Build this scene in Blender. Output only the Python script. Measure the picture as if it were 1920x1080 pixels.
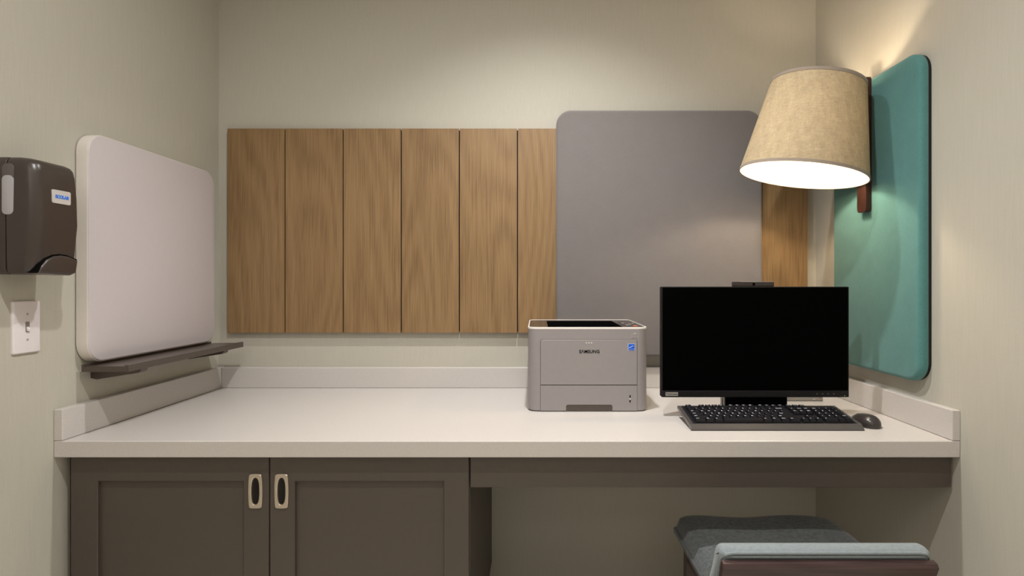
import bpy, bmesh, math, random
from mathutils import Vector, Matrix
random.seed(7)
for o in list(bpy.data.objects): bpy.data.objects.remove(o)
S = bpy.context.scene
C = S.collection
PI = math.pi

# ---------------------------------------------------------------- camera
cd = bpy.data.cameras.new('camera'); cam = bpy.data.objects.new('camera', cd); C.objects.link(cam)
cam.location = (0, -1.43, 1.155); cam.rotation_euler = (PI/2, 0, 0)
cd.sensor_width = 36; cd.lens = 1075/1920*36
cd.shift_x = -47/1920; cd.shift_y = -10/1920
cd.clip_start = 0.02
S.camera = cam
# ---------------------------------------------------------------- world, view
w = bpy.data.worlds.new('world'); S.world = w; w.use_nodes = True
w.node_tree.nodes['Background'].inputs[0].default_value = (1, .95, .88, 1)
w.node_tree.nodes['Background'].inputs[1].default_value = .15
S.view_settings.view_transform = 'Standard'; S.view_settings.look = 'None'
S.view_settings.gamma = 1; S.view_settings.use_curve_mapping = False
S.view_settings.exposure = 0.08
# ---------------------------------------------------------------- room downlights, plus added fill panels behind the camera (fixtures are built further down)
CEIL = 2.6
def area(name, loc, size, power, col, shape='DISK', sy=None):
    l = bpy.data.lights.new(name, 'AREA'); l.shape = shape; l.size = size
    if sy: l.size_y = sy
    l.energy = power; l.color = col
    o = bpy.data.objects.new(name, l); C.objects.link(o); o.location = loc
    return o
WARM = (1, .985, .965); NEUT = (1, .99, 1.0)
def spot(name, loc, power, col, ang, blend, rad):
    l = bpy.data.lights.new(name, 'SPOT'); l.energy = power; l.color = col; l.spot_size = math.radians(ang); l.spot_blend = blend
    l.shadow_soft_size = rad
    o = bpy.data.objects.new(name, l); C.objects.link(o); o.location = loc
    return o
DOWN = [((.04, .05), 112.0, WARM, 116), ((-.08, -.86), 78.0, WARM, 174)]
down_lamps = [spot('downlight_lamp', (x, y, CEIL-.012), p, c, g, 1.0 if g < 150 else .55, .035) for (x, y), p, c, g in DOWN]
FILL_PANELS = [(-.07, -2.2, 3), (-.07, -3.7, 5), (-.07, -5.2, 12)]  # unseen soft fill lights, added behind the camera to raise the ambient level
fill_lamps = [area('ceiling_panel_lamp', (x, y, CEIL-.03), 1.5, p, NEUT, 'RECTANGLE', .8) for x, y, p in FILL_PANELS]
SCONCE_WATTS = 215.0   # emission strength of the sconce bulb

# ================================================================ helpers
world_loc = {}
def link(name, me, mat, parent=None):
    o = bpy.data.objects.new(name, me); C.objects.link(o)
    for m in (mat if isinstance(mat, (list, tuple)) else [mat]):
        if m: me.materials.append(m)
    if parent is not None:
        o.parent = parent
        off = world_loc[parent]
        me.transform(Matrix.Translation(-off)); world_loc[o] = off
    else: world_loc[o] = Vector((0, 0, 0))
    return o
def obj(name, bm, mat, parent=None, smooth=False, angle=None):
    me = bpy.data.meshes.new(name)
    bmesh.ops.recalc_face_normals(bm, faces=bm.faces)
    bm.to_mesh(me); bm.free()
    o = link(name, me, mat, parent)
    if smooth:
        me.polygons.foreach_set('use_smooth', [True]*len(me.polygons))
        a = math.radians(angle or 35)
        b2 = bmesh.new(); b2.from_mesh(me)
        for e in b2.edges:
            e.smooth = not (len(e.link_faces) == 2 and e.calc_face_angle(0) > a)
        b2.to_mesh(me); b2.free()
    return o
def tag(o, label, cat, group=None):
    o['label'] = label; o['category'] = cat
    if group: o['group'] = group
    return o
def thing(name, loc, label, cat, group=None):
    o = bpy.data.objects.new(name, None); C.objects.link(o); o.location = loc
    o.empty_display_size = .05
    world_loc[o] = Vector(loc); return tag(o, label, cat, group)
def struct(name, bm, mat):
    o = obj(name, bm, mat); o['kind'] = 'structure'; return o

def add_box(bm, x0, x1, y0, y1, z0, z1, bev=0, seg=2, rot=None):
    r = bmesh.ops.create_cube(bm, size=1)
    vs = r['verts']
    bmesh.ops.scale(bm, vec=(x1-x0, y1-y0, z1-z0), verts=vs)
    bmesh.ops.translate(bm, vec=((x0+x1)/2, (y0+y1)/2, (z0+z1)/2), verts=vs)
    if bev:
        es = list({e for v in vs for e in v.link_edges})
        r = bmesh.ops.bevel(bm, geom=es, offset=bev, segments=seg, profile=.5, affect='EDGES')
    return bm
def box(x0, x1, y0, y1, z0, z1, bev=0, seg=2):
    return add_box(bmesh.new(), x0, x1, y0, y1, z0, z1, bev, seg)
def rrect(x0, x1, y0, y1, r, n=8):
    rs = r if isinstance(r, (list, tuple)) else [r]*4     # corners: (x1,y1) (x0,y1) (x0,y0) (x1,y0)
    pts = []
    for k, (cx, cy, sx, sy) in enumerate([(x1, y1, -1, -1), (x0, y1, 1, -1), (x0, y0, 1, 1), (x1, y0, -1, 1)]):
        rr = max(rs[k], 1e-5)
        for i in range(n+1):
            a = (k + i/n)*PI/2
            pts.append((cx+sx*rr+rr*math.cos(a), cy+sy*rr+rr*math.sin(a)))
    return pts
def place2(p, d, axis):
    u, v = p
    return {'x': (d, u, v), 'y': (u, d, v), 'z': (u, v, d)}[axis]
def add_prism(bm, pts, axis, d0, d1, bev0=0, bev1=0, seg=3):
    """extrude outline pts from d0 to d1 along axis; bev0/bev1 round the end edges by stepping the outline inward"""
    cx = sum(p[0] for p in pts)/len(pts); cy = sum(p[1] for p in pts)/len(pts)
    n = len(pts)
    def inset(t):
        if t <= 0: return pts
        out = []
        for i in range(n):
            p0, p1, p2 = Vector(pts[i-1]), Vector(pts[i]), Vector(pts[(i+1) % n])
            e1 = (p1-p0); e2 = (p2-p1)
            n1 = Vector((-e1.y, e1.x)); n2 = Vector((-e2.y, e2.x))
            if n1.length > 1e-9: n1.normalize()
            if n2.length > 1e-9: n2.normalize()
            m = n1+n2
            if m.length < 1e-6: m = n1
            m.normalize()
            c = max(.4, m.dot(n1) if n1.length > .5 else 1)
            out.append(tuple(p1 + m*(t/c)))
        return out
    area2 = sum(pts[i-1][0]*pts[i][1]-pts[i][0]*pts[i-1][1] for i in range(n))
    if area2 < 0: pts = pts[::-1]
    sg = 1 if d1 > d0 else -1
    rings = []
    if bev0:
        for i in range(seg+1):
            a = i/seg*PI/2; rings.append((bev0*(1-math.sin(a)), d0+sg*bev0*(1-math.cos(a))))
    else: rings.append((0, d0))
    if bev1:
        for i in range(seg+1):
            a = i/seg*PI/2; rings.append((bev1*(1-math.cos(a)), d1-sg*bev1*(1-math.sin(a))))
    else: rings.append((0, d1))
    vr = [[bm.verts.new(place2(p, d, axis)) for p in inset(t)] for t, d in rings]
    for a, b in zip(vr[:-1], vr[1:]):
        for i in range(n):
            bm.faces.new((a[i-1], a[i], b[i], b[i-1]))
    bm.faces.new(vr[0]); bm.faces.new(vr[-1])
    return bm
def prism(pts, axis, d0, d1, bev0=0, bev1=0, seg=3):
    return add_prism(bmesh.new(), pts, axis, d0, d1, bev0, bev1, seg)
def loft(sections, cap=True):
    bm = bmesh.new()
    vr = [[bm.verts.new(p) for p in s] for s in sections]
    n = len(sections[0])
    for a, b in zip(vr[:-1], vr[1:]):
        for i in range(n): bm.faces.new((a[i-1], a[i], b[i], b[i-1]))
    if cap: bm.faces.new(vr[0]); bm.faces.new(vr[-1])
    return bm
def add_tube(bm, path, r, n=8):
    path = [Vector(p) for p in path]; rings = []
    for i, p in enumerate(path):
        t = (path[min(i+1, len(path)-1)]-path[max(i-1, 0)]).normalized()
        u = t.cross(Vector((0, 0, 1)))
        if u.length < 1e-3: u = t.cross(Vector((0, 1, 0)))
        u.normalize(); v = t.cross(u)
        rings.append([bm.verts.new(p+u*(r*math.cos(2*PI*k/n))+v*(r*math.sin(2*PI*k/n))) for k in range(n)])
    for a, b in zip(rings[:-1], rings[1:]):
        for k in range(n): bm.faces.new((a[k-1], a[k], b[k], b[k-1]))
    bm.faces.new(rings[0]); bm.faces.new(rings[-1]); return bm
def add_cyl(bm, c, axis, r, h, n=24):
    rr = [(r*math.cos(2*PI*k/n), r*math.sin(2*PI*k/n)) for k in range(n)]
    i = 'xyz'.index(axis); o = [k for k in range(3) if k != i]
    pts = [(c[o[0]]+a, c[o[1]]+b) for a, b in rr]
    return add_prism(bm, pts, axis, c[i], c[i]+h)
def text_mesh(name, s, size, mat, parent, loc, rot, bold=0, width=None, extr=.0003, align='CENTER', shear=0):
    cu = bpy.data.curves.new('tmp', 'FONT'); cu.body = s; cu.size = size; cu.extrude = extr
    cu.offset = bold; cu.align_x = align; cu.align_y = 'CENTER'; cu.resolution_u = 3; cu.shear = shear
    t = bpy.data.objects.new('tmp', cu); C.objects.link(t)
    dg = bpy.context.evaluated_depsgraph_get()
    me = bpy.data.meshes.new_from_object(t.evaluated_get(dg)); me.name = name
    bpy.data.objects.remove(t); bpy.data.curves.remove(cu)
    me.materials.clear()
    if width and len(me.vertices):
        xs = [v.co.x for v in me.vertices]; f = width/max(1e-6, max(xs)-min(xs))
        me.transform(Matrix.Diagonal((f, 1, 1, 1)))
    if parent is None: return me
    me.transform(Matrix.Translation(loc) @ rot.to_4x4())
    return link(name, me, mat, parent)
R_FRONT = Matrix.Rotation(PI/2, 3, 'X')                                     # text facing -Y
R_PLUSX = Matrix(((0, 0, 1), (1, 0, 0), (0, 1, 0)))                          # text facing +X, reading along +Y

# ================================================================ materials
def srgb(r, g, b):
    f = lambda c: (c/255/12.92 if c/255 <= .04045 else ((c/255+.055)/1.055)**2.4)
    return (f(r), f(g), f(b), 1)
class NT:
    def __init__(s, name):
        s.m = bpy.data.materials.new(name); s.m.use_nodes = True
        s.t = s.m.node_tree; s.p = s.t.nodes['Principled BSDF']
    def n(s, kind, **kw):
        x = s.t.nodes.new('ShaderNode'+kind)
        for k, v in kw.items():
            if hasattr(x, k): setattr(x, k, v)
        return x
    def l(s, a, b): s.t.links.new(a, b)
    def coords(s, scale=(1, 1, 1), which='Object'):
        tc = s.n('TexCoord'); mp = s.n('Mapping'); mp.inputs['Scale'].default_value = scale
        s.l(tc.outputs[which], mp.inputs['Vector']); return mp.outputs[0]
    def noise(s, vec, scale, detail=3, rough=.55):
        x = s.n('TexNoise'); s.l(vec, x.inputs['Vector']); x.inputs['Scale'].default_value = scale
        x.inputs['Detail'].default_value = detail; x.inputs['Roughness'].default_value = rough
        return x.outputs['Fac']
    def ramp(s, fac, stops):
        r = s.n('ValToRGB'); e = r.color_ramp.elements
        while len(e) < len(stops): e.new(.5)
        for i, (p, c) in enumerate(stops): e[i].position = p; e[i].color = c
        s.l(fac, r.inputs[0]); return r.outputs[0]
    def bump(s, h, strength, dist=.001):
        b = s.n('Bump'); b.inputs['Strength'].default_value = strength; b.inputs['Distance'].default_value = dist
        s.l(h, b.inputs['Height']); s.l(b.outputs[0], s.p.inputs['Normal']); return b.outputs[0]
def sc(c, k): return (c[0]*k, c[1]*k, c[2]*k, 1)
def plain(name, col, rough=.5, metal=0, var=.05, bump=.03, scale=60, spec=.5, coat=0):
    m = NT(name); v = m.coords(); f = m.noise(v, scale)
    m.l(m.ramp(f, [(.3, sc(col, 1-var)), (.7, sc(col, 1+var))]), m.p.inputs['Base Color'])
    m.p.inputs['Roughness'].default_value = rough; m.p.inputs['Metallic'].default_value = metal
    m.p.inputs['Specular IOR Level'].default_value = spec
    if coat: m.p.inputs['Coat Weight'].default_value = coat; m.p.inputs['Coat Roughness'].default_value = .15
    if bump: m.bump(m.noise(v, scale*6, 2), bump)
    return m.m
def fabric(name, col, var=.12, thread=900, rough=.95, bump=.35, heather=.0, sheen=.2):
    m = NT(name)
    a = m.noise(m.coords((1, 1, .12)), thread, 2); b = m.noise(m.coords((.12, .12, 1)), thread, 2)
    ad = m.n('Math', operation='ADD'); m.l(a, ad.inputs[0]); m.l(b, ad.inputs[1])
    hf = m.n('Math', operation='MULTIPLY'); m.l(ad.outputs[0], hf.inputs[0]); hf.inputs[1].default_value = .5
    lo = m.noise(m.coords(), 130 if heather else 25, 4)
    mx = m.n('Math', operation='MULTIPLY_ADD'); m.l(lo, mx.inputs[0]); mx.inputs[1].default_value = heather or .3; m.l(hf.outputs[0], mx.inputs[2])
    o = (heather or .3)*.5
    m.l(m.ramp(mx.outputs[0], [(.3+o, sc(col, 1-var)), (.7+o, sc(col, 1+var))]), m.p.inputs['Base Color'])
    m.p.inputs['Roughness'].default_value = rough; m.p.inputs['Specular IOR Level'].default_value = .2
    m.p.inputs['Sheen Weight'].default_value = sheen
    m.bump(hf.outputs[0], bump, .0006); return m.m
def wallpaper(name, col, axis):
    m = NT(name)
    st = m.noise(m.coords((1, 1, .05)), 260, 3); fine = m.noise(m.coords((1, 1, .3)), 700, 2)
    ad = m.n('Math', operation='ADD'); m.l(st, ad.inputs[0]); m.l(fine, ad.inputs[1])
    hf = m.n('Math', operation='MULTIPLY'); m.l(ad.outputs[0], hf.inputs[0]); hf.inputs[1].default_value = .5
    m.l(m.ramp(hf.outputs[0], [(.3, sc(col, .94)), (.7, sc(col, 1.05))]), m.p.inputs['Base Color'])
    m.p.inputs['Roughness'].default_value = .75; m.p.inputs['Specular IOR Level'].default_value = .25
    m.bump(hf.outputs[0], .18, .0008); return m.m
def wood(name, dark, mid, light, rough=.45, along='z', rings=13, rnd=True):
    m = NT(name)
    tc = m.n('TexCoord'); oi = m.n('ObjectInfo')
    off = m.n('Vector' + 'Math', operation='SCALE') if False else m.n('VectorMath', operation='SCALE')
    cmb = m.n('CombineXYZ')
    for i, k in enumerate((7.3, 3.1, 11.7)):
        mu = m.n('Math', operation='MULTIPLY'); m.l(oi.outputs['Random'], mu.inputs[0]); mu.inputs[1].default_value = k if rnd else 0
        m.l(mu.outputs[0], cmb.inputs[i])
    add = m.n('VectorMath', operation='ADD'); m.l(tc.outputs['Object'], add.inputs[0]); m.l(cmb.outputs[0], add.inputs[1])
    def mp(sx, sl):
        q = m.n('Mapping'); q.inputs['Scale'].default_value = {'z': (sx, sx, sl), 'x': (sl, sx, sx), 'y': (sx, sl, sx)}[along]
        m.l(add.outputs[0], q.inputs['Vector']); return q.outputs[0]
    big = m.noise(mp(5.0, .85), 1.0, 0, .4)
    mul = m.n('Math', operation='MULTIPLY'); m.l(big, mul.inputs[0]); mul.inputs[1].default_value = rings*6.283
    wob = m.noise(mp(60, 2), 1.0, 2)
    wm = m.n('Math', operation='MULTIPLY_ADD'); m.l(wob, wm.inputs[0]); wm.inputs[1].default_value = 2.2; m.l(mul.outputs[0], wm.inputs[2])
    sn = m.n('Math', operation='SINE'); m.l(wm.outputs[0], sn.inputs[0])
    fib = m.noise(mp(420, 6), 1.0, 3, .6); tone = m.noise(mp(3, .8), 1.0, 2)
    a = m.n('Math', operation='MULTIPLY_ADD'); m.l(sn.outputs[0], a.inputs[0]); a.inputs[1].default_value = .06; m.l(fib, a.inputs[2])
    b = m.n('Math', operation='MULTIPLY_ADD'); m.l(tone, b.inputs[0]); b.inputs[1].default_value = .30; m.l(a.outputs[0], b.inputs[2])
    m.l(m.ramp(b.outputs[0], [(.42, dark), (.65, mid), (.90, light)]), m.p.inputs['Base Color'])
    m.p.inputs['Roughness'].default_value = rough; m.p.inputs['Specular IOR Level'].default_value = .35
    m.bump(a.outputs[0], .12, .0006); return m.m

WALL = srgb(186, 182, 170)
M_wall = wallpaper('wall_vinyl', WALL, 'z')
M_ceil = plain('ceiling_paint', srgb(228, 222, 212), .9)
M_floor = plain('floor_tile', srgb(232, 226, 216), .45)
M_oak = wood('oak', srgb(114, 88, 58), srgb(137, 109, 75), srgb(151, 123, 87))
M_dark = plain('black_gap', srgb(14, 12, 11), .8)
M_grey = fabric('grey_fabric', srgb(118, 113, 112), .07, 900)
M_teal = fabric('teal_fabric', srgb(80, 128, 126), .12, 800)
M_board = plain('white_laminate', srgb(200, 193, 195), .35, var=.01, bump=.01)
M_boardedge = plain('white_edge', srgb(214, 207, 200), .45, var=.01)
M_bronze = plain('bronze_metal', srgb(86, 77, 71), .30, metal=.3, var=.04)
def quartz():
    m = NT('quartz'); v = m.coords()
    vo = m.n('TexVoronoi'); vo.inputs['Scale'].default_value = 350; m.l(v, vo.inputs['Vector'])
    m.l(m.ramp(vo.outputs['Distance'], [(.0, srgb(184, 178, 173)), (.5, srgb(198, 193, 189))]), m.p.inputs['Base Color'])
    m.p.inputs['Roughness'].default_value = .28; m.bump(m.noise(v, 500, 2), .03, .0004); return m.m
M_quartz = quartz()
M_cab = plain('cabinet_paint', srgb(74, 66, 59), .5, var=.03)
M_nickel = plain('brushed_nickel', srgb(196, 184, 168), .38, metal=.75, var=.04)
M_nickel_in = plain('pull_cup', srgb(34, 30, 27), .3, metal=.6)
M_printer = plain('printer_grey', srgb(146, 141, 141), .45, var=.015, bump=.02)
M_printer_rim = plain('printer_rim', srgb(232, 226, 222), .35, var=.01)
M_gloss = plain('gloss_dark', srgb(52, 45, 43), .18, var=.02, bump=0)
M_black = plain('black_plastic', srgb(14, 13, 14), .42, var=.05, spec=.3)
M_pure = plain('deep_black', srgb(6, 6, 6), .8, var=0, bump=0, spec=.06)
def scr():
    m = NT('screen_glass'); f = m.noise(m.coords(), 40)
    m.l(m.ramp(f, [(.3, (.0005, .0005, .0005, 1)), (.7, (.0008, .0008, .0008, 1))]), m.p.inputs['Base Color'])
    m.p.inputs['Roughness'].default_value = .5; m.p.inputs['Specular IOR Level'].default_value = .02; return m.m
M_screen = scr()
M_key = plain('key_plastic', srgb(15, 15, 20), .5, var=.04, spec=.25)
M_case = plain('keyboard_case', srgb(74, 70, 68), .22, var=.03)
M_case2 = plain('keyboard_deck', srgb(26, 25, 29), .42, var=.03, spec=.3)
M_chin = plain('chin_plastic', srgb(20, 19, 22), .4, var=.03, spec=.25)
M_leg = plain('legend_white', srgb(225, 225, 228), .6, var=0, bump=0)
M_mouse = plain('mouse_plastic', srgb(52, 47, 46), .28, var=.03)
M_disp = plain('dispenser_plastic', srgb(62, 54, 50), .3, var=.03, bump=.02)
M_disp2 = plain('dispenser_window', srgb(170, 168, 172), .3, var=.02)
M_disp3 = plain('dispenser_window_top', srgb(92, 86, 84), .3, var=.02)
M_sticker = plain('label_silver', srgb(196, 190, 186), .4, var=.02)
M_blue = plain('print_blue', srgb(40, 120, 230), .5, var=0, bump=0)
M_estar = plain('print_label_blue', srgb(20, 96, 214), .4, var=0, bump=0)
M_white = plain('plate_white', srgb(226, 220, 222), .35, var=.01)
M_slot = plain('slot_grey', srgb(128, 120, 116), .5)
M_brown = wood('walnut_stain', srgb(38, 21, 16), srgb(56, 31, 23), srgb(68, 40, 30), .35)
M_stool = wood('dark_mahogany', srgb(44, 32, 31), srgb(62, 47, 46), srgb(76, 59, 57), .35, along='x')
M_seat = fabric('seat_fabric', srgb(82, 86, 87), .3, 700, heather=.8)
M_backpad = fabric('back_fabric', srgb(130, 139, 143), .16, 700, heather=.3)
M_pipe = fabric('piping_fabric', srgb(74, 78, 80), .12, 700)
M_silver = plain('silver_plastic', srgb(168, 164, 158), .4, metal=.2, var=.02)
M_orange = plain('orange_print', srgb(220, 96, 46), .5, var=0)
M_red = plain('red_print', srgb(200, 40, 44), .5, var=0)
M_green = plain('green_light', srgb(150, 190, 40), .4, var=0)
def shade_mat(name, col, tr, weave):
    m = NT(name); t = m.t
    a = m.noise(m.coords((1, 1, .1)), 500, 2); b = m.noise(m.coords((.1, .1, 1)), 500, 2); lo = m.noise(m.coords((1, 1, .3)), 60, 3)
    ad = m.n('Math', operation='ADD'); m.l(a, ad.inputs[0]); m.l(b, ad.inputs[1])
    ad2 = m.n('Math', operation='ADD'); m.l(ad.outputs[0], ad2.inputs[0]); m.l(lo, ad2.inputs[1])
    h = m.n('Math', operation='MULTIPLY'); m.l(ad2.outputs[0], h.inputs[0]); h.inputs[1].default_value = .333
    c = m.ramp(h.outputs[0], [(.36, sc(col, 1-weave)), (.64, sc(col, 1+weave))])
    d = m.n('BsdfDiffuse'); tl = m.n('BsdfTranslucent'); mx = m.n('MixShader'); mx.inputs[0].default_value = tr
    m.l(c, d.inputs['Color']); m.l(c, tl.inputs['Color'])
    m.l(d.outputs[0], mx.inputs[1]); m.l(tl.outputs[0], mx.inputs[2])
    t.nodes.remove(m.p); m.l(mx.outputs[0], t.nodes['Material Output'].inputs['Surface']); return m.m
M_shade = shade_mat('linen_shade', srgb(176, 159, 130), .095, .20)
M_liner = shade_mat('shade_liner', srgb(222, 214, 202), .20, .01)
M_trimband = fabric('shade_trim', srgb(140, 128, 116), .1, 700)
def emit(name, col, s):
    m = NT(name); m.p.inputs['Base Color'].default_value = col
    m.p.inputs['Emission Color'].default_value = col; m.p.inputs['Emission Strength'].default_value = s; return m.m
M_bulb = emit('bulb_glow', (1, .83, .60, 1), SCONCE_WATTS)
M_diff = emit('lamp_diffuser', (1, .9, .8, 1), 2.0)

# ================================================================ setting
XL, XR, YB, YF = -1.206, 1.0558, .742, -6.2
T = .1
struct('floor', box(XL-T, XR+T, YF-T, YB+T, -T, 0), M_floor)
struct('ceiling', box(XL-T, XR+T, YF-T, YB+T, CEIL, CEIL+T), M_ceil)
struct('wall_left', box(XL-T, XL, YF-T, YB+T, 0, CEIL), M_wall)
struct('wall_right', box(XR, XR+T, YF-T, YB+T, 0, CEIL), M_wall)
struct('wall_back', box(XL, XR, YB, YB+T, 0, CEIL), M_wall)
struct('wall_front', box(XL, XR, YF-T, YF, 0, CEIL), M_wall)

# ceiling fixtures: the downlights, then housings for the added fill panels
for k, ((x, y), p, c, g) in enumerate(DOWN):
    t = thing('recessed_downlight', (x, y, CEIL),
              ['round white recessed downlight in the ceiling above the countertop', 'round white recessed downlight in the ceiling in front of the counter'][k], 'downlight')
    bm = bmesh.new(); n = 40
    ro, ri = .075, .058
    for (ra, za, rb, zb) in ((ro, CEIL, ro, CEIL-.006), (ro, CEIL-.006, ri, CEIL-.004), (ri, CEIL-.004, ri, CEIL)):
        A = [bm.verts.new((x+ra*math.cos(2*PI*i/n), y+ra*math.sin(2*PI*i/n), za)) for i in range(n)]
        B = [bm.verts.new((x+rb*math.cos(2*PI*i/n), y+rb*math.sin(2*PI*i/n), zb)) for i in range(n)]
        for i in range(n): bm.faces.new((A[i-1], A[i], B[i], B[i-1]))
    bmesh.ops.remove_doubles(bm, verts=bm.verts, dist=1e-5)
    obj('trim_ring', bm, M_white, t, True)
    b2 = bmesh.new(); add_cyl(b2, (x, y, CEIL-.002), 'z', .058, .002, 40); obj('lens', b2, M_diff, t)
for k, (px, py, pw_) in enumerate(FILL_PANELS):
    t = thing('ceiling_panel_light', (px, py, CEIL), ['wide ceiling panel light nearest the counter, behind the camera', 'wide ceiling panel light halfway down the room behind the camera', 'wide ceiling panel light farthest from the counter at the room end'][k], 'ceiling light')
    bm = bmesh.new()
    for a in (-1, 1):
        add_box(bm, px+a*.77-.02, px+a*.77+.02, py-.44, py+.44, CEIL-.04, CEIL)
        add_box(bm, px-.75, px+.75, py+a*.42-.02, py+a*.42+.02, CEIL-.04, CEIL)
    obj('frame', bm, M_white, t)
    obj('diffuser', box(px-.75, px+.75, py-.4, py+.4, CEIL-.02, CEIL), M_diff, t)  # glowing face of the added fill panel

# ================================================================ countertop with upstands and apron
CT = .76
t = thing('countertop', (0, .37, .7185), 'white quartz countertop with low upstands against three walls', 'countertop')
obj('slab', box(XL, XR, 0, YB, .7185, CT, .0025), M_quartz, t)
obj('backsplash', box(XL, XL+.022, 0, YB, CT+.0004, .8385, .002), M_quartz, t)
obj('backsplash', box(XR-.020, XR, 0, YB, CT+.0004, .8365, .002), M_quartz, t)
obj('backsplash', box(XL+.0225, XR-.0205, YB-.022, YB, CT+.0004, .8365, .002), M_quartz, t)
obj('apron', box(-.1685, 1.048, .022, .042, .6365, .7183, .001), M_cab, t)

# ================================================================ cabinet
t = thing('base_cabinet', (-.676, .38, 0), 'dark taupe two-door shaker cabinet under the left half of the counter', 'cabinet')
bm = box(-1.182, -.1715, .042, YB-.001, .1, .718)
add_box(bm, -1.17, -.19, .10, YB-.001, 0, .1)
obj('body', bm, M_cab, t)
obj('filler_strip', box(-1.2055, -1.1865, .05, .07, .0, .718), M_dark, t)  # black strip that makes the open gap beside the cabinet dark
def door(x0, x1, rec0, rec1, px):
    y0, y1, z0, z1 = .022, .0415, .105, .7165
    rz0, rz1 = .175, .6515
    bm = bmesh.new()
    O = [(x0, z0), (x1, z0), (x1, z1), (x0, z1)]; I = [(rec0, rz0), (rec1, rz0), (rec1, rz1), (rec0, rz1)]
    c = .0016
    OB = [(x0+c, z0+c), (x1-c, z0+c), (x1-c, z1-c), (x0+c, z1-c)]
    I0 = [(rec0-c, rz0-c), (rec1+c, rz0-c), (rec1+c, rz1+c), (rec0-c, rz1+c)]
    L = lambda P, y: [bm.verts.new((a, y, b)) for a, b in P]
    rings = [L(O, y1), L(O, y0+c), L(OB, y0), L(I0, y0), L(I, y0+c), L(I, y0+.011)]
    for a, b in zip(rings[:-1], rings[1:]):
        for i in range(4): bm.faces.new((a[i-1], a[i], b[i], b[i-1]))
    bm.faces.new(rings[0])
    d = obj('door', bm, M_cab, t)
    obj('door_panel', box(rec0, rec1, y0+.010, y0+.0145, rz0, rz1), M_cab, d)
    # barrel shaped flush pull with an oval cup
    zc, hw, hh = .6275, .0178, .0435
    n = 48
    def outer(a, k=1.0, e=0):
        q = 16
        ca, sa = math.cos(a), math.sin(a)
        r = (abs(ca)**q+abs(sa)**q)**(-1/q)
        X, Z = ca*r, sa*r
        X *= 1-.11*Z*Z; Z *= 1-.03*X*X
        return (px+X*(hw-e), zc+Z*(hh-e))
    def inner(a, e=0):
        q = 2.6; ca, sa = math.cos(a), math.sin(a); r = (abs(ca)**q+abs(sa)**q)**(-1/q)
        return (px+ca*r*(.0096-e), zc+sa*r*(.0335-e))
    A = [2*PI*i/n for i in range(n)]
    bm = bmesh.new(); L = lambda P, y: [bm.verts.new((a, y, b)) for a, b in P]
    R = [L([outer(a) for a in A], y0+.0002), L([outer(a) for a in A], y0-.003), L([outer(a, e=.0012) for a in A], y0-.0042),
         L([inner(a, -.0022) for a in A], y0-.0042), L([inner(a, -.0006) for a in A], y0-.003), L([inner(a) for a in A], y0-.0012)]
    for a, b in zip(R[:-1], R[1:]):
        for i in range(n): bm.faces.new((a[i-1], a[i], b[i], b[i-1]))
    obj('handle', bm, M_nickel, d, True, 30)
    bm = bmesh.new(); L = lambda P, y: [bm.verts.new((a, y, b)) for a, b in P]
    R = [L([inner(a) for a in A], y0-.0012), L([inner(a, .0008) for a in A], y0-.0006), L([inner(a, .005) for a in A], y0-.0003)]
    for a, b in zip(R[:-1], R[1:]):
        for i in range(n): bm.faces.new((a[i-1], a[i], b[i], b[i-1]))
    bm.faces.new(R[-1]); obj('handle_cup', bm, M_nickel_in, d, True, 60)
door(-1.182, -.6795, -1.113, -.744, -.7125)
door(-.6770, -.1725, -.6135, -.2365, -.6465)

# ================================================================ oak panelling on the back wall
PX0, PX1, PZ0, PZ1 = -1.1615, 1.0145, .9665, 1.733
t = thing('wood_wall_panel', (-.07, YB, PZ0), 'long oak panel of vertical planks fixed on the back wall above the counter', 'wall panel')
obj('backing', box(PX0+.006, PX1-.006, YB-.010, YB-.0002, PZ0+.004, PZ1-.004), M_dark, t)
n = 10; gap = .0042; pw = (PX1-PX0-gap*(n-1))/n
me0 = None
for k in range(n):
    x0 = PX0+k*(pw+gap)
    if me0 is None:
        o = obj('plank', box(-pw/2, pw/2, YB-.022, YB-.0102, PZ0, PZ1, .0006, 1), M_oak, None)
        o.data.transform(Matrix.Translation((0, -YB, -PZ0))); me0 = o.data
        o.parent = t
    else:
        o = bpy.data.objects.new('plank', me0); C.objects.link(o); o.parent = t
    o.location = (x0+pw/2+.07, 0, 0)
    world_loc[o] = Vector((0, 0, 0))

# ================================================================ fabric covered panels
tt = thing('fabric_pinboard', (.4525, .72, .881), 'large grey fabric covered pinboard with round corners over the oak planks', 'pinboard')
obj('board', prism(rrect(.071, .834, .8815, 1.794, .055, 10), 'y', .7195, .690, .002, .010, 5), M_grey, tt, True, 50)
tt = thing('fabric_pinboard', (XR, .33, .885), 'tall teal fabric covered pinboard with round corners on the right wall', 'pinboard')
obj('board', prism(rrect(.103, .556, .885, 1.783, .055, 10), 'x', XR-.008, XR-.032, .002, .012, 5), M_teal, tt, True, 50)
obj('backing', prism(rrect(.1045, .5545, .8865, 1.7815, .054, 8), 'x', XR, XR-.008), M_dark, tt)

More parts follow.
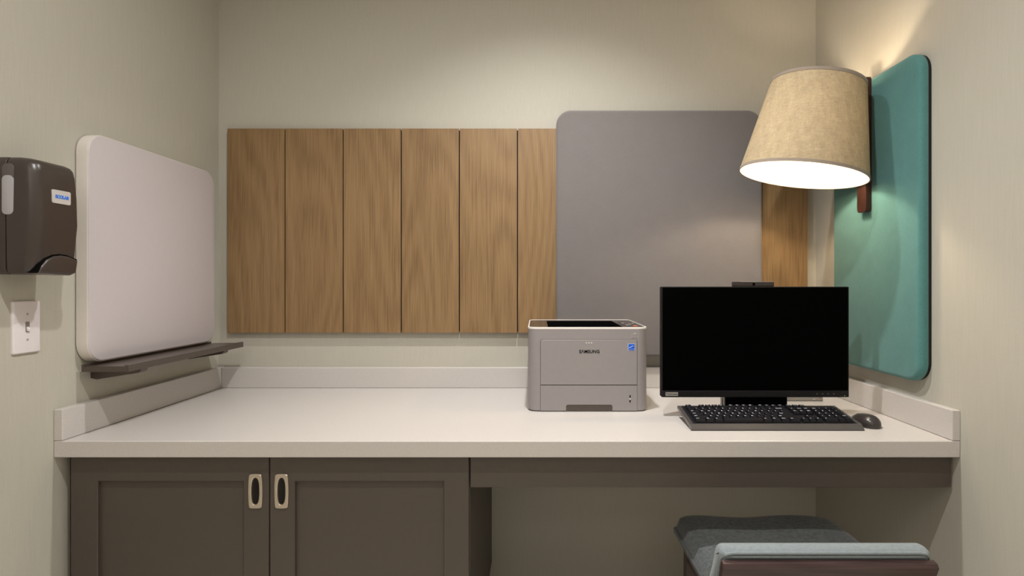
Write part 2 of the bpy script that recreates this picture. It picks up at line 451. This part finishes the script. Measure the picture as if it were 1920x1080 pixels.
# ================================================================ whiteboard and ledge
tt = thing('whiteboard', (XL, .36, .945), 'white frameless board with round corners on the left wall', 'whiteboard')
obj('board', prism(rrect(.068, .652, .945, 1.550, .052, 10), 'x', XL+.003, XL+.035, 0, .003, 3), M_board, tt, True, 40)
obj('edge_band', prism(rrect(.066, .654, .943, 1.552, .054, 10), 'x', XL+.003, XL+.032, 0, .001, 2), M_boardedge, tt, True, 40)
obj('backing', prism(rrect(.076, .644, .953, 1.542, .05, 8), 'x', XL, XL+.003), M_dark, tt)
tt = thing('marker_ledge', (XL, .36, .90), 'dark bronze metal ledge on brackets below the white board', 'ledge')
prof = [(XL+.014, .9215), (XL+.014, .9405), (XL+.020, .9405), (XL+.020, .9335), (XL+.030, .9335), (XL+.032, .936), (-1.080, .936), (-1.078, .9395), (-1.069, .9395), (-1.069, .9215)]
obj('shelf', prism(prof, 'y', .07, .657, 0, 0), M_bronze, tt)
for y in (.118, .528):
    pr = [(XL, .9214), (-1.0695, .9214), (-1.0705, .915), (-1.078, .911), (XL+.045, .898), (XL+.016, .8935), (XL, .897)]
    obj('bracket', prism(pr, 'y', y, y+.028, .0015, .0015, 2), M_bronze, tt)

# ================================================================ soap dispenser
tt = thing('soap_dispenser', (XL, -.105, 1.173), 'dark plastic wall soap dispenser at the left edge above the light switch', 'soap dispenser')
ZB, ZT = 1.1735, 1.434
def dsec(z, x0, x1, y0, y1, rn, rf): return [(a, b, z) for a, b in rrect(x0, x1, y0, y1, [rf, .004, .004, rn], 7)]
def dz(f): return ZB+(ZT-ZB)*f
secs = []
for f, d, e in ((0, .072, .012), (.01, .084, .005), (.03, .091, .001), (.15, .097, 0), (.45, .1035, -.001), (.7, .1025, 0), (.88, .099, .001), (.94, .096, .002), (.97, .091, .004), (.99, .082, .008), (1, .070, .014)):
    secs.append(dsec(dz(f), XL+.036, XL+d, -.168+e, -.047-e, min(.026, (d-.036)*.6), .014))
obj('cover', loft(secs), M_disp, tt, True, 60)
secs = []
for f, e in ((0, .012), (.02, .004), (.05, .001), (.93, .001), (.97, .004), (1, .012)):
    secs.append(dsec(dz(f), XL, XL+.0345, -.168+e, -.047-e, .001, .001))
obj('back_plate', loft(secs), M_disp, tt, True, 40)
obj('window', prism(rrect(XL+.028, XL+.054, 1.305, 1.392, .010, 5), 'y', -.160, -.1695, 0, .0015, 2), M_disp2, tt, True)
obj('window', prism(rrect(XL+.028, XL+.054, 1.380, 1.418, .011, 5), 'y', -.160, -.1688, 0, .001, 2), M_disp3, tt, True)
lev = [(-.158, 1.176), (-.150, 1.193), (-.138, 1.207), (-.118, 1.216), (-.098, 1.219), (-.075, 1.217), (-.049, 1.208), (-.054, 1.178), (-.07, 1.172)]
seam = [(y + (.0 if y > -.06 else -.003), z+.0028) for y, z in lev]
obj('lever_seam', prism(seam, 'x', XL+.06, XL+.0985, 0, .001, 1), M_pure, tt)
obj('push_lever', prism(lev, 'x', XL+.06, XL+.102, 0, .006, 3), M_disp, tt, True, 40)
lp = obj('label_plate', prism(rrect(-.127, -.075, 1.337, 1.368, .004, 4), 'x', XL+.098, XL+.1045, 0, .0006, 1), M_sticker, tt)
text_mesh('lettering', 'ECOLAB', .0105, M_blue, lp, Vector((XL+.1048, -.1005, 1.3525)), R_PLUSX, .0005, .037)

# ================================================================ light switch
tt = thing('light_switch', (XL, -.080, .99), 'white toggle light switch plate on the left wall under the soap dispenser', 'light switch')
obj('plate', prism(rrect(-.1165, -.0435, .989, 1.112, .004, 4), 'x', XL, XL+.006, 0, .0035, 3), M_white, tt, True, 50)
obj('toggle_slot', box(XL+.0055, XL+.0066, -.0852, -.0748, 1.039, 1.063), M_slot, tt)
tb = prism([(XL+.006, 1.052), (XL+.006, 1.043), (XL+.010, 1.0405), (XL+.011, 1.045)], 'y', -.0832, -.0768)
obj('toggle', tb, M_white, tt)
for z in (1.081, 1.021):
    bm = bmesh.new(); add_cyl(bm, (XL+.0055, -.080, z), 'x', .0026, .0012, 12); obj('screw', bm, M_silver, tt)

# ================================================================ printer
x0, x1, y0, y1, zb, zt = -.0278, .3402, .327, .692, CT, 1.0185
tt = thing('printer', ((x0+x1)/2, .51, CT), 'light grey laser printer with a dark top standing on the counter beside the monitor', 'printer')
outl = rrect(x0, x1, y0, y1, [.02, .02, .030, .030], 8)
nx0, nx1, nz = .0887, .2310, .7815
k0 = outl.index(min(outl, key=lambda p: (round(p[1], 5), p[0])))
notched = [p for p in outl if not (abs(p[1]-y0) < 1e-4 and x0+.031 < p[0] < x1-.031)]
i = max(j for j, p in enumerate(notched) if abs(p[1]-y0) < 1e-4 and p[0] < (x0+x1)/2)
notched = notched[:i+1] + [(nx0, y0), (nx0, y0+.012), (nx1, y0+.012), (nx1, y0)] + notched[i+1:]
bm = prism(outl, 'z', nz, zt-.066)
rin = rrect(x0+.003, x1-.003, y0+.003, y1-.003, [.017, .017, .027, .027], 8)
L = lambda P, z: [bm.verts.new((a, b, z)) for a, b in P]
rg = [L(outl, zt-.0665), L(outl, zt-.005), L(rin, zt-.005), L(rin, zt-.0665), ]
for A, B in zip(rg, rg[1:]+rg[:1]):
    for i in range(len(A)): bm.faces.new((A[i-1], A[i], B[i], B[i-1]))
add_prism(bm, notched, 'z', zb+.004, nz)
add_prism(bm, rrect(x0+.008, x1-.008, y0+.006, y1-.008, .02, 6), 'z', zb+.0002, zb+.004)
obj('body', bm, M_printer, tt, True, 40)
# raised rim around the top, dark cover with a paper well
def inset_rr(e, r): return rrect(x0+e, x1-e, y0+e, y1-e, [.02, .02, r, r], 8)
bm = bmesh.new(); L = lambda P, z: [bm.verts.new((a, b, z)) for a, b in P]
R = [L(inset_rr(-.0003, .030), zt-.006), L(inset_rr(-.0003, .030), zt-.0008), L(inset_rr(.001, .029), zt), L(inset_rr(.003, .027), zt), L(inset_rr(.0035, .0265), zt-.004)]
for a, b in zip(R[:-1], R[1:]):
    for i in range(len(a)): bm.faces.new((a[i-1], a[i], b[i], b[i-1]))
obj('top_rim', bm, M_printer_rim, tt, True, 50)
wx0, wx1, wy0, wy1 = .034, .268, .3335, .635
bm = bmesh.new()
O = inset_rr(.0035, .0265); zc = zt-.0012
I = [(min(max(a, wx0), wx1), min(max(b, wy0), wy1)) for a, b in O]
vo = [bm.verts.new((a, b, zc)) for a, b in O]; vi = [bm.verts.new((a, b, zc)) for a, b in I]
wf = [bm.verts.new((a, b, zt-.062 + .050*(.635-b)/.30*0.35)) for a, b in I]
for A, B in ((vo, vi), (vi, wf)):
    for i in range(len(A)): bm.faces.new((A[i-1], A[i], B[i], B[i-1]))
bmesh.ops.remove_doubles(bm, verts=bm.verts, dist=1e-6)
bmesh.ops.dissolve_degenerate(bm, edges=bm.edges, dist=1e-6)
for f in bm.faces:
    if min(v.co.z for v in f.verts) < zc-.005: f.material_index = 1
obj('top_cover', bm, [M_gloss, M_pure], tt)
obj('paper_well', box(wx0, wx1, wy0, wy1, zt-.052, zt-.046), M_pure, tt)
cp = obj('control_panel', box(.279, .330, .36, .56, zc-.0002, zc+.0012, .0005, 1), M_gloss, tt)
for k, (bx, by) in enumerate([(.288, .50), (.304, .45), (.322, .50), (.290, .42)]):
    bm = bmesh.new(); add_cyl(bm, (bx, by, zc+.001), 'z', .005, .0016, 14); obj('button', bm, M_silver, cp, True)
bm = bmesh.new(); add_box(bm, .303, .315, .368, .384, zc+.001, zc+.0022, .0005, 1); o = obj('button', bm, M_orange, cp); o['label'] = 'orange button'
# front door
dx0, dx1 = -.0275+.0385, .3062
sm = prism(rrect(dx0-.0012, dx1+.0012, .7622, .9806, [.006, .006, .0, .0], 4), 'y', y0+.002, y0-.0004)
obj('door_seam', sm, M_bronze, tt)
fd = obj('front_door', prism(rrect(dx0, dx1, .8422, .9794, [.005, .005, .0, .0], 4), 'y', y0+.001, y0-.0018, 0, .0006, 1), M_printer, tt)
lg = text_mesh('lettering', 'S\u039bMSUNG', .0138, M_pure, fd, Vector((.1602, y0-.0020, .9436)), R_FRONT, .0003, .062)
sx0, sx1, sz0, sz1 = .2795, .2985, .948, .9675
es = obj('label_sticker', box(sx0-.0008, sx1+.0008, y0-.0022, y0-.0017, sz0-.0008, sz1+.0008), M_white, fd); es['label'] = 'blue square sticker'
obj('sticker_print', box(sx0, sx1, y0-.0026, y0-.0021, sz0+.0042, sz1), M_estar, fd)
obj('sticker_print', box(sx0, sx1, y0-.0026, y0-.0021, sz0, sz0+.0034), M_estar, fd)
arc = bmesh.new(); add_tube(arc, [(sx0+.0025+.013*i/10, y0-.0026, sz0+.0085+.0035*math.sin(i/10*PI*.6)**2+.002*(i/10)**3) for i in range(11)], .0005, 5)
obj('sticker_star', arc, M_white, fd)
for k in range(3):
    obj('door_mark', box(.149+.008*k, .1525+.008*k, y0-.0020, y0-.0017, .9695, .972), M_printer_rim, fd)
# paper tray with grip notch
tray = [(dx0, .7628), (nx0, .7628), (nx0, nz-.004), (nx0+.004, nz), (nx1-.004, nz), (nx1, nz-.004), (nx1, .7628), (dx1, .7628), (dx1, .8402), (dx0, .8402)]
pt = obj('paper_tray', prism(tray, 'y', y0+.001, y0-.0018, 0, 0), M_printer, tt)
obj('grip', box(nx0+.0005, nx1-.0005, y0+.003, y0+.0115, .7645, .7695), M_pure, pt)
obj('level_window', prism(rrect(.2828, .2868, .788, .811, .0015, 3), 'y', y0-.001, y0-.0022), M_black, pt)
obj('level_marker', box(.2831, .2865, y0-.0028, y0-.0018, .7965, .802), M_white, pt)
mk = bmesh.new()
mk = prism(rrect(.2885, .3055, .986, .999, .002, 3), 'y', y0+.0005, y0-.0006)
obj('tag_mark', mk, M_printer, tt)
obj('tag_mark', box(.296, .304, y0-.0010, y0-.0004, .9985, .9998), M_printer_rim, tt)

# ================================================================ monitor
x0, x1, zb, zt, yf = .3668, .9205, .8166, 1.1432, .262
tt = thing('monitor', (.67, .34, CT), 'black flat screen monitor on a stand behind the keyboard', 'monitor')
bm = prism(rrect(x0, x1, zb, zt, .003, 3), 'y', yf+.022, yf, 0, .0012, 2)
add_prism(bm, rrect(x0+.10, x1-.10, zb+.05, zt-.05, .02, 4), 'y', yf+.040, yf+.021, .008, 0, 2)
obj('housing', bm, M_black, tt, True, 40)
obj('screen', box(x0+.0035, x1-.0035, yf-.0006, yf+.004, zb+.0205, zt-.0025), M_screen, tt)
ch = obj('chin', box(x0+.001, x1-.001, yf-.0016, yf+.004, zb+.001, zb+.0196, .0006, 1), M_chin, tt)
lb = obj('badge', box(.3790, .4155, yf-.0020, yf-.0014, zb+.0048, zb+.0152), M_silver, ch)
text_mesh('lettering', 'ThinkCentre', .0078, M_pure, ch, Vector((.3972, yf-.0021, zb+.0100)), R_FRONT, .0001, .034)
for k in range(4): obj('touch_mark', box(.8235+.0165*k, .8275+.0165*k, yf-.0019, yf-.0014, zb+.0085, zb+.0125), M_bronze, ch)
obj('power_light', box(.9055, .9080, yf-.0020, yf-.0014, zb+.004, zb+.006), M_green, ch)
wc = obj('webcam', box(.580, .702, yf+.004, yf+.020, zt+.0002, zt+.0145, .0025, 2), M_gloss, tt)
obj('webcam_trim', box(.604, .700, yf+.006, yf+.018, zt+.0143, zt+.0151), M_silver, wc)
cs = bmesh.new(); add_cyl(cs, (.641, yf+.0042, zt+.0072), 'y', .0045, -.0006, 16); obj('lens', cs, M_pure, wc)
obj('stand_column', box(.576, .765, .322, .362, CT+.009, 1.02, .002), M_pure, tt)
sd = obj('stand_side', box(.572, .5758, .323, .361, CT+.009, .93, .001, 1), M_silver, tt)
obj('port', box(.5716, .5722, .336, .342, CT+.016, CT+.038), M_pure, sd)
obj('stand_base', box(.582, .759, .275, .400, CT, CT+.009, .003), M_black, tt)

tt = thing('slim_disc_drive', (.86, .53, CT), 'slim grey disc drive lying on the counter behind the monitor stand', 'disc drive')
b = obj('body', box(.80, .953, .480, .60, CT, CT+.0155, .0015, 2), M_silver, tt)
obj('drive_tray', box(.812, .948, .4785, .484, CT+.003, CT+.0125), M_silver, tt)
obj('red_mark', box(.938, .944, .478, .4786, CT+.0108, CT+.0128), M_red, tt)
obj('eject_button', box(.918, .926, .4778, .4786, CT+.006, CT+.0085), M_white, tt)

# ================================================================ keyboard
kx0, kx1 = .4108, .8730
tt = thing('keyboard', ((kx0+kx1)/2, .175, CT), 'black full size computer keyboard on the counter in front of the monitor', 'keyboard')
KF, KB = (.1135, .7752), (.2500, .7945)
pitch = math.atan2(KB[1]-KF[1], KB[0]-KF[0])
prof = [(.0975, .7605), (.0968, .7625), (.0985, .7650), (.1110, .7748), KF, KB, (.2515, .791), (.250, .7845), (.13, .7665), (.115, .7602)]
bm = bmesh.new()
ys = [kx0, kx0+.002, kx1-.002, kx1]
add_prism(bm, prof, 'x', kx0, kx1, .0012, .0012, 2)
obj('case', bm, M_case, tt)
foot = [(.226, .7605), (.231, .7602), (.243, .784), (.228, .782)]
for xx in (kx0+.035, kx1-.055): obj('foot', prism(foot, 'x', xx, xx+.02), M_black, tt)
def deck_pt(d, h=0):   # d metres up the slope from KF, h above it
    return (KF[0]+d*math.cos(pitch)-h*math.sin(pitch), KF[1]+d*math.sin(pitch)+h*math.cos(pitch))
a, b = deck_pt(.0015, .0004), deck_pt(.1355, .0004); a2, b2 = deck_pt(.0015, -.002), deck_pt(.1355, -.002)
obj('deck', prism([a, b, b2, a2], 'x', kx0+.010, kx1-.010), M_case2, tt)
U = .01895
rows = [
 ['Esc', ('_', 1), 'F1', 'F2', 'F3', 'F4', ('_', .5), 'F5', 'F6', 'F7', 'F8', ('_', .5), 'F9', 'F10', 'F11', 'F12', ('_', .25), 'PrtSc', 'ScrLk', 'Pause'],
 ['`', '1', '2', '3', '4', '5', '6', '7', '8', '9', '0', '-', '=', ('Backspace', 2), ('_', .25), 'Ins', 'Home', 'PgUp', ('_', .25), 'Num', '/', '*', '-'],
 [('Tab', 1.5), 'Q', 'W', 'E', 'R', 'T', 'Y', 'U', 'I', 'O', 'P', '[', ']', ('\\', 1.5), ('_', .25), 'Del', 'End', 'PgDn', ('_', .25), '7', '8', '9', ('+', 1, 2)],
 [('Caps', 1.75), 'A', 'S', 'D', 'F', 'G', 'H', 'J', 'K', 'L', ';', "'", ('Enter', 2.25), ('_', 3.5), '4', '5', '6'],
 [('Shift', 2.25), 'Z', 'X', 'C', 'V', 'B', 'N', 'M', ',', '.', '/', ('Shift', 2.75), ('_', 1.25), '\u2191', ('_', 1.25), '1', '2', '3', ('Enter', 1, 2)],
 [('Ctrl', 1.5), ('Fn', 1.25), ('Alt', 1.25), ('', 5.75), ('Alt', 1.25), ('Fn', 1.25), ('Menu', 1.25), ('Ctrl', 1.5), ('_', .25), '\u2190', '\u2193', '\u2192', ('_', .25), ('0', 2), '.']]
key_mesh, leg_mesh = {}, {}
def get_key(wu, hu):
    if (wu, hu) not in key_mesh:
        W, H = wu*U-.0014, hu*U-.0014
        bm = bmesh.new(); L = lambda w, h, z, s=0: [bm.verts.new((sx*w/2, sy*h/2+s, z)) for sx, sy in ((-1, -1), (1, -1), (1, 1), (-1, 1))]
        R = [L(W, H, 0), L(W-.0005, H-.0005, .0030), L(W-.0042, H-.0046, .0083, .0008), L(W-.0056, H-.0060, .0088, .0008)]
        for p, q in zip(R[:-1], R[1:]):
            for i in range(4): bm.faces.new((p[i-1], p[i], q[i], q[i-1]))
        bm.faces.new(R[-1]); bm.faces.new(R[0])
        bmesh.ops.recalc_face_normals(bm, faces=bm.faces)
        me = bpy.data.meshes.new('key'); bm.to_mesh(me); bm.free(); me.materials.append(M_key); key_mesh[(wu, hu)] = me
    return key_mesh[(wu, hu)]
def get_leg(s):
    if s not in leg_mesh:
        me = text_mesh('legend', s, .0062 if len(s) < 3 else .0042, None, None, None, None, .0001, None, .0001, 'LEFT')
        me.materials.append(M_leg); leg_mesh[s] = me
    return leg_mesh[s]
root = world_loc[tt]
d0 = .0045
for r, row in enumerate(rows):
    d = d0 + U*(5-r) + (U*.35 if r == 0 else 0)
    x = (kx0+kx1)/2 - 22.5*U/2
    for k in row:
        s, wu, hu = (k+(1,))[:3] if isinstance(k, tuple) else (k, 1, 1)
        if s != '_':
            dd = d + (0.5*U if hu == 1 else 0)
            y, z = deck_pt(dd, .0006)
            o = bpy.data.objects.new('key', get_key(wu, hu)); C.objects.link(o); o.parent = tt
            o.location = Vector((x+wu*U/2, y, z))-root; o.rotation_euler = (pitch, 0, 0)
            if s:
                e = bpy.data.objects.new('legend', get_leg(s)); C.objects.link(e); e.parent = o
                e.location = (-wu*U/2+.0042, .0020+(hu-1)*U/2, .0089)
        x += wu*U

# ================================================================ mouse
mx, my, mz = .9130, .166, CT
tt = thing('computer_mouse', (mx, my, CT), 'dark computer mouse beside the right end of the keyboard', 'mouse')
bm = bmesh.new(); nu, nv = 28, 12
rings = []
for j in range(nv+1):
    f = j/nv; a = f*PI/2
    h = .031*math.sin(a); k = math.cos(a)**.75 if j < nv else 0.0
    k = max(k, .02); ring = []
    for i in range(nu):
        t2 = 2*PI*i/nu
        X = .0315*math.copysign(abs(math.cos(t2))**.85, math.cos(t2))*k*(1-.10*math.sin(t2)**2)
        Y = .0520*math.copysign(abs(math.sin(t2))**.85, math.sin(t2))*k
        ring.append(bm.verts.new((mx+X*(1+.04*math.sin(PI*f)), my+Y-.010*f, mz+.0005+h*(1-.10*(Y/.052)))))
    rings.append(ring)
for p, q in zip(rings[:-1], rings[1:]):
    for i in range(nu): bm.faces.new((p[i-1], p[i], q[i], q[i-1]))
bm.faces.new(rings[0]); bm.faces.new(rings[-1])
obj('body', bm, M_mouse, tt, True, 70)
wh = bmesh.new(); add_cyl(wh, (mx-.003, my+.032, mz+.0165), 'x', .0075, .006, 18); obj('scroll_wheel', wh, M_black, tt, True, 40)
obj('button_gap', box(mx-.0005, mx+.0005, my+.0385, my+.0460, mz+.0065, mz+.0140), M_pure, tt)

# ================================================================ wall sconce
SC = Vector((.84422, .3443, 1.62809)); rb, rt, Ls, ry, rx = .1855, .1351, .2888, .16377, .01452
M3 = Matrix.Rotation(rx, 3, 'X') @ Matrix.Rotation(ry, 3, 'Y')
def sp(r, f, a):   # r radius, f 0 bottom .. 1 top
    return SC + M3 @ Vector((r*math.cos(a), r*math.sin(a), (f-.5)*Ls))
tt = thing('wall_sconce', (1.0, .365, 1.375), 'wall lamp with tapered linen shade on a brown wooden bar over the teal pinboard', 'wall lamp')
n = 72; A = [2*PI*i/n for i in range(n)]
rad = lambda f: rb+(rt-rb)*f
bm = bmesh.new()
outer = [[bm.verts.new(sp(rad(f), f, a)) for a in A] for f in [j/8 for j in range(9)]]
inner = [[bm.verts.new(sp(rad(f)-.0018, f, a)) for a in A] for f in [j/8 for j in range(9)]]
for p, q in zip(outer[:-1], outer[1:]):
    for i in range(n): bm.faces.new((p[i-1], p[i], q[i], q[i-1])).material_index = 0
for p, q in zip(inner[:-1], inner[1:]):
    for i in range(n): bm.faces.new((q[i-1], q[i], p[i], p[i-1])).material_index = 1
for p, q in ((outer[0], inner[0]), (inner[-1], outer[-1])):
    for i in range(n): bm.faces.new((q[i-1], q[i], p[i], p[i-1])).material_index = 0
obj('lamp_shade', bm, [M_shade, M_liner], tt, True, 50)
for f0, f1 in ((-.002, .030), (.968, 1.003)):
    bm = bmesh.new()
    P = [[bm.verts.new(sp(rad(f)+e, f, a)) for a in A] for f, e in ((f0, -.0024), (f0, .0010), (f1, .0010), (f1, .0001))]
    for p, q in zip(P[:-1], P[1:]):
        for i in range(n): bm.faces.new((p[i-1], p[i], q[i], q[i-1]))
    obj('shade_trim', bm, M_trimband, tt, True, 50)
bm = bmesh.new()
for k in range(3):
    a = 2*PI*k/3+.35; add_tube(bm, [sp(.016, .80, a), sp(rt+.004, .92, a)], .0018, 6)
bmesh.ops.create_circle(bm, segments=20, radius=.001)
obj('spider', bm, M_bronze, tt)
bm = bmesh.new()
add_tube(bm, [sp(0, .58, 0), sp(0, .83, 0)], .017, 16); add_tube(bm, [sp(0, .70, 0), Vector((1.0, .365, 1.66))], .007, 8)
obj('socket', bm, M_bronze, tt, True)
bm = bmesh.new(); bmesh.ops.create_uvsphere(bm, u_segments=20, v_segments=14, radius=.030)
bmesh.ops.translate(bm, verts=bm.verts, vec=sp(0, .47, 0)); obj('bulb', bm, M_bulb, tt, True, 80)
XP = XR-.032
bar = prism(rrect(.325, .374, 1.373, 1.788, .010, 5), 'x', XP, 1.0060, 0, .002, 2)
obj('wall_bar', bar, M_brown, tt, True, 40)

# ================================================================ chair
cx0, cx1 = .3855, .836; cxm = (cx0+cx1)/2
tt = thing('low_back_chair', (cxm, 0, 0), 'dark wood chair with low padded back and grey fabric seat pulled up to the desk', 'chair')
# seat cushion: soft pillow with a gentle dip
bm = bmesh.new(); nx, ny = 28, 24; ya, yb = -.150, .200
def soft(u): return max(0.0, 1-abs(2*u-1)**9)**.5
top = []; bot = []
for j in range(ny+1):
    v = j/ny; rt_, rb_ = [], []
    for i in range(nx+1):
        u = i/nx
        X = cx0+(cx1-cx0)*u; Y = ya+(yb-ya)*v
        if v > .5:   # softly rounded far corners
            e = max(0, abs(2*u-1)-.86)/.14; Y -= .012*e*e*(v-.5)*2
        dip = .006*math.cos((u-.42)*PI*3.2)*-1*max(0, v-.4)
        rt_.append(bm.verts.new((X, Y, .462+.042*soft(u)**.6*soft(v)**.6+dip)))
        rb_.append(bm.verts.new((X, Y, .452)))
    top.append(rt_); bot.append(rb_)
for g, fl in ((top, 0), (bot, 1)):
    for j in range(ny):
        for i in range(nx):
            f = (g[j][i], g[j][i+1], g[j+1][i+1], g[j+1][i]); bm.faces.new(f[::-1] if fl else f)
for i in range(nx):
    bm.faces.new((bot[0][i], bot[0][i+1], top[0][i+1], top[0][i])); bm.faces.new((top[ny][i], top[ny][i+1], bot[ny][i+1], bot[ny][i]))
for j in range(ny):
    bm.faces.new((top[j][0], top[j+1][0], bot[j+1][0], bot[j][0])); bm.faces.new((bot[j][nx], bot[j+1][nx], top[j+1][nx], top[j][nx]))
st = obj('seat', bm, M_seat, tt, True, 60)
pb = bmesh.new(); zz = .466
add_tube(pb, [(cx0+.001, -.14, zz), (cx0, .0, zz), (cx0+.001, .178, zz), (cx0+.014, .190, zz), (cx0+.08, .200, zz), (cx1-.08, .200, zz), (cx1-.014, .190, zz), (cx1-.001, .178, zz), (cx1, 0, zz), (cx1-.001, -.14, zz)], .0035, 8)
obj('piping', pb, M_pipe, st, True)
# back pad, leaning
pad = [(-.118, .472), (-.158, .540), (-.172, .572), (-.178, .584), (-.186, .5905), (-.200, .5925), (-.216, .589), (-.222, .580), (-.214, .560), (-.165, .470)]
bm = prism(pad, 'x', cx0+.001, cx1-.001, .014, .014, 4)
bp = obj('back_pad', bm, M_backpad, tt, True, 50)
for off in (0, 1):
    pb = bmesh.new(); q = .008*off
    path = [(cx0+.006-.001*off, -.158+q*.2, .478), (cx0+.006-.001*off, -.214+q, .572-q*.5), (cx0+.016, -.2215+q*.4, .580-q*.9+.003), (cx0+.03, -.2230+q*.2, .5855-q),
            (cx1-.03, -.2230+q*.2, .5855-q), (cx1-.016, -.2215+q*.4, .580-q*.9+.003), (cx1-.006, -.214+q, .572-q*.5), (cx1-.006, -.158+q*.2, .478)]
    add_tube(pb, path, .0034, 8); obj('piping', pb, M_backpad, bp, True)
pan = [(-.224, .5720), (-.236, .5690), (-.241, .5610), (-.186, .430), (-.166, .430)]
obj('back_panel', prism(pan, 'x', cx0+.001, cx1, .002, .002, 1), M_stool, tt)
# frame and legs
bm = bmesh.new()
fx0, fx1, fy0, fy1 = cx0+.028, cx1-.028, -.165, .165
for a, b, c, d in ((fx0, fx1, fy1-.022, fy1), (fx0, fx1, fy0, fy0+.022), (fx0, fx0+.022, fy0+.0225, fy1-.0225), (fx1-.022, fx1, fy0+.0225, fy1-.0225)):
    add_box(bm, a, b, c, d, .385, .4515)
obj('seat_frame', bm, M_stool, tt)
for sx in (0, 1):
    for sy in (0, 1):
        X = fx0+.016 if sx == 0 else fx1-.016; Y = fy0+.014 if sy == 0 else fy1-.010
        ox = (-.012 if sx == 0 else .012); oy = (-.02 if sy == 0 else .01)
        secs = []
        for z, h in ((0, .011), (.25, .015), (.451, .019)):
            k = 1-z/.451
            secs.append([(X+ox*k+a*h, Y+oy*k+b*h, z) for a, b in ((-1, -1), (1, -1), (1, 1), (-1, 1))])
        obj('leg', loft(secs), M_stool, tt)
bm = bmesh.new(); add_box(bm, fx0+.012, fx1-.012, fy1-.018, fy1-.002, .16, .185, .003, 1)
obj('stretcher', bm, M_stool, tt)
